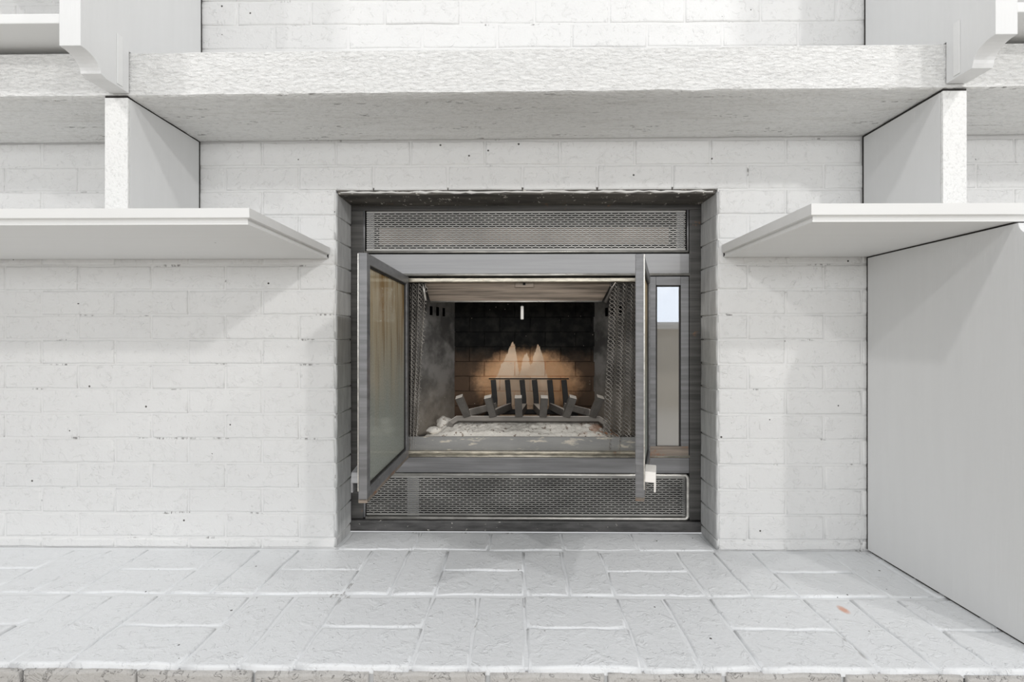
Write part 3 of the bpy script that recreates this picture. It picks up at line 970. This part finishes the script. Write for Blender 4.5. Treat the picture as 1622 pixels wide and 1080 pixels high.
MB().tube([(-0.283, 0.128, 0.165), (-0.281, 0.129, 0.150), (-0.276, 0.130, 0.118)], [0.002, 0.004, 0.0042], 8).build('pull', M['bead'], lc)
MB().tube([(0.297, 0.130, 0.172), (0.284, 0.132, 0.150), (0.266, 0.134, 0.112)], [0.002, 0.0035, 0.0052], 8).build('pull', M['iron'], rc)

# ------------------------------------------------------------------ iron grate
gr = thing('fire_grate', (0.04, 0.28, FB), 'black iron fire grate with six upturned bars', 'grate')
def leg_path(x0, x1, y, zt):
    return [(x0 - 0.018, y - 0.018, FB + 0.002), (x0 - 0.010, y - 0.006, zt - 0.012), (x0 + 0.008, y, zt), (x1 - 0.008, y, zt), (x1 + 0.010, y - 0.006, zt - 0.012), (x1 + 0.018, y - 0.018, FB + 0.002)]
MB().tube(leg_path(-0.198, 0.268, 0.208, -0.2535), 0.0095, square=True).bevel(0.002).build('front_rail', M['iron'], gr)
MB().tube(leg_path(-0.095, 0.195, 0.355, -0.2535), 0.0085, square=True).bevel(0.002).build('rear_rail', M['iron_black'], gr)
tip = [-0.182, -0.092, 0.004, 0.086, 0.176, 0.262]
bot = [-0.160, -0.077, 0.006, 0.083, 0.158, 0.241]
rea = [-0.078, -0.028, 0.024, 0.068, 0.122, 0.172]
for a, b_, c_ in zip(tip, bot, rea):
    p = [(a, 0.183, -0.178), (b_, 0.203, -0.236), (b_ * 0.97 + c_ * 0.03, 0.212, -0.2355), (c_, 0.352, -0.2345)]
    o = MB().tube(p, 0.0114, square=True).bevel(0.0018).build('bar', M['iron'], gr)
    q = [(c_, 0.352, -0.243), (c_ * 1.0, 0.364, -0.21), (c_ - 0.006, 0.372, -0.142)]
    MB().tube(q, 0.0092, square=True).bevel(0.0018).build('upright', M['iron_black'], gr)
MB().tube([(rea[0] - 0.022, 0.373, -0.1385), (rea[-1] + 0.012, 0.373, -0.1385)], 0.0022, 6).build('top_wire', M['iron_black'], gr)

# ------------------------------------------------------------------ ash
def ash_bed():
    m = MB()
    bm = m.bm
    nx, ny = 150, 60
    xa, xb, ya, yb = -0.285, 0.315, 0.1448, 0.425
    g = []
    for j in range(ny + 1):
        row = []
        for i in range(nx + 1):
            x = xa + (xb - xa) * i / nx; y = ya + (yb - ya) * j / ny
            e = min(1, (i / nx) * 9, (1 - i / nx) * 9, (1 - j / ny) * 5 + 0.1)
            lim = BXL + (FXL - BXL) * (FY1 - y) / (FY1 - FY0) + 0.012
            rim = BXR + (FXR - BXR) * (FY1 - y) / (FY1 - FY0) - 0.012
            x = min(max(x, lim), rim)
            h = 0.013 + 0.020 * min(1, max(0, (y - 0.165) / 0.06)) + 0.007 * mnoise.noise((x * 16, y * 16, 1)) + 0.007 * abs(mnoise.noise((x * 48, y * 48, 4))) + 0.004 * mnoise.noise((x * 130, y * 130, 7))
            h -= 0.014 * min(1, max(0, (y - 0.27) / 0.06))
            e *= min(1.0, j / 3.0)
            row.append(bm.verts.new((x, y, FB + 0.002 + max(0.0, h) * e)))
        g.append(row)
    for j in range(ny):
        for i in range(nx):
            f = bm.faces.new((g[j][i], g[j][i + 1], g[j + 1][i + 1], g[j + 1][i]))
            f.smooth = True
    o = m.build('ash_bed', M['ash'], base=(0.02, 0.28, FB))
    return tag(o, 'bed of pale wood ash spread under the grate', 'ash', kind='stuff')
ash_bed()
def lump(loc, size, seed, label):
    m = MB()
    bmesh.ops.create_icosphere(m.bm, subdivisions=3, radius=1.0)
    for v in m.bm.verts:
        p = v.co.copy()
        k = 1 + 0.28 * mnoise.noise(p * 1.3 + Vector((seed, 0, 0))) + 0.12 * mnoise.noise(p * 4 + Vector((seed, 3, 0)))
        v.co = Vector((p.x * size[0], p.y * size[1], p.z * size[2])) * k
        v.co += Vector(loc)
    for f in m.bm.faces: f.smooth = True
    o = m.build('ash_lump', M['ash'], base=(loc[0], loc[1], loc[2] - size[2]))
    tag(o, label, 'ash lump', 'ash lumps beside the grate')
lump((-0.238, 0.235, -0.272), (0.026, 0.028, 0.022), 1.0, 'larger pale ash lump at the left foot of the grate')
lump((-0.262, 0.185, -0.284), (0.022, 0.018, 0.011), 4.0, 'smaller pale ash lump near the left curtain')
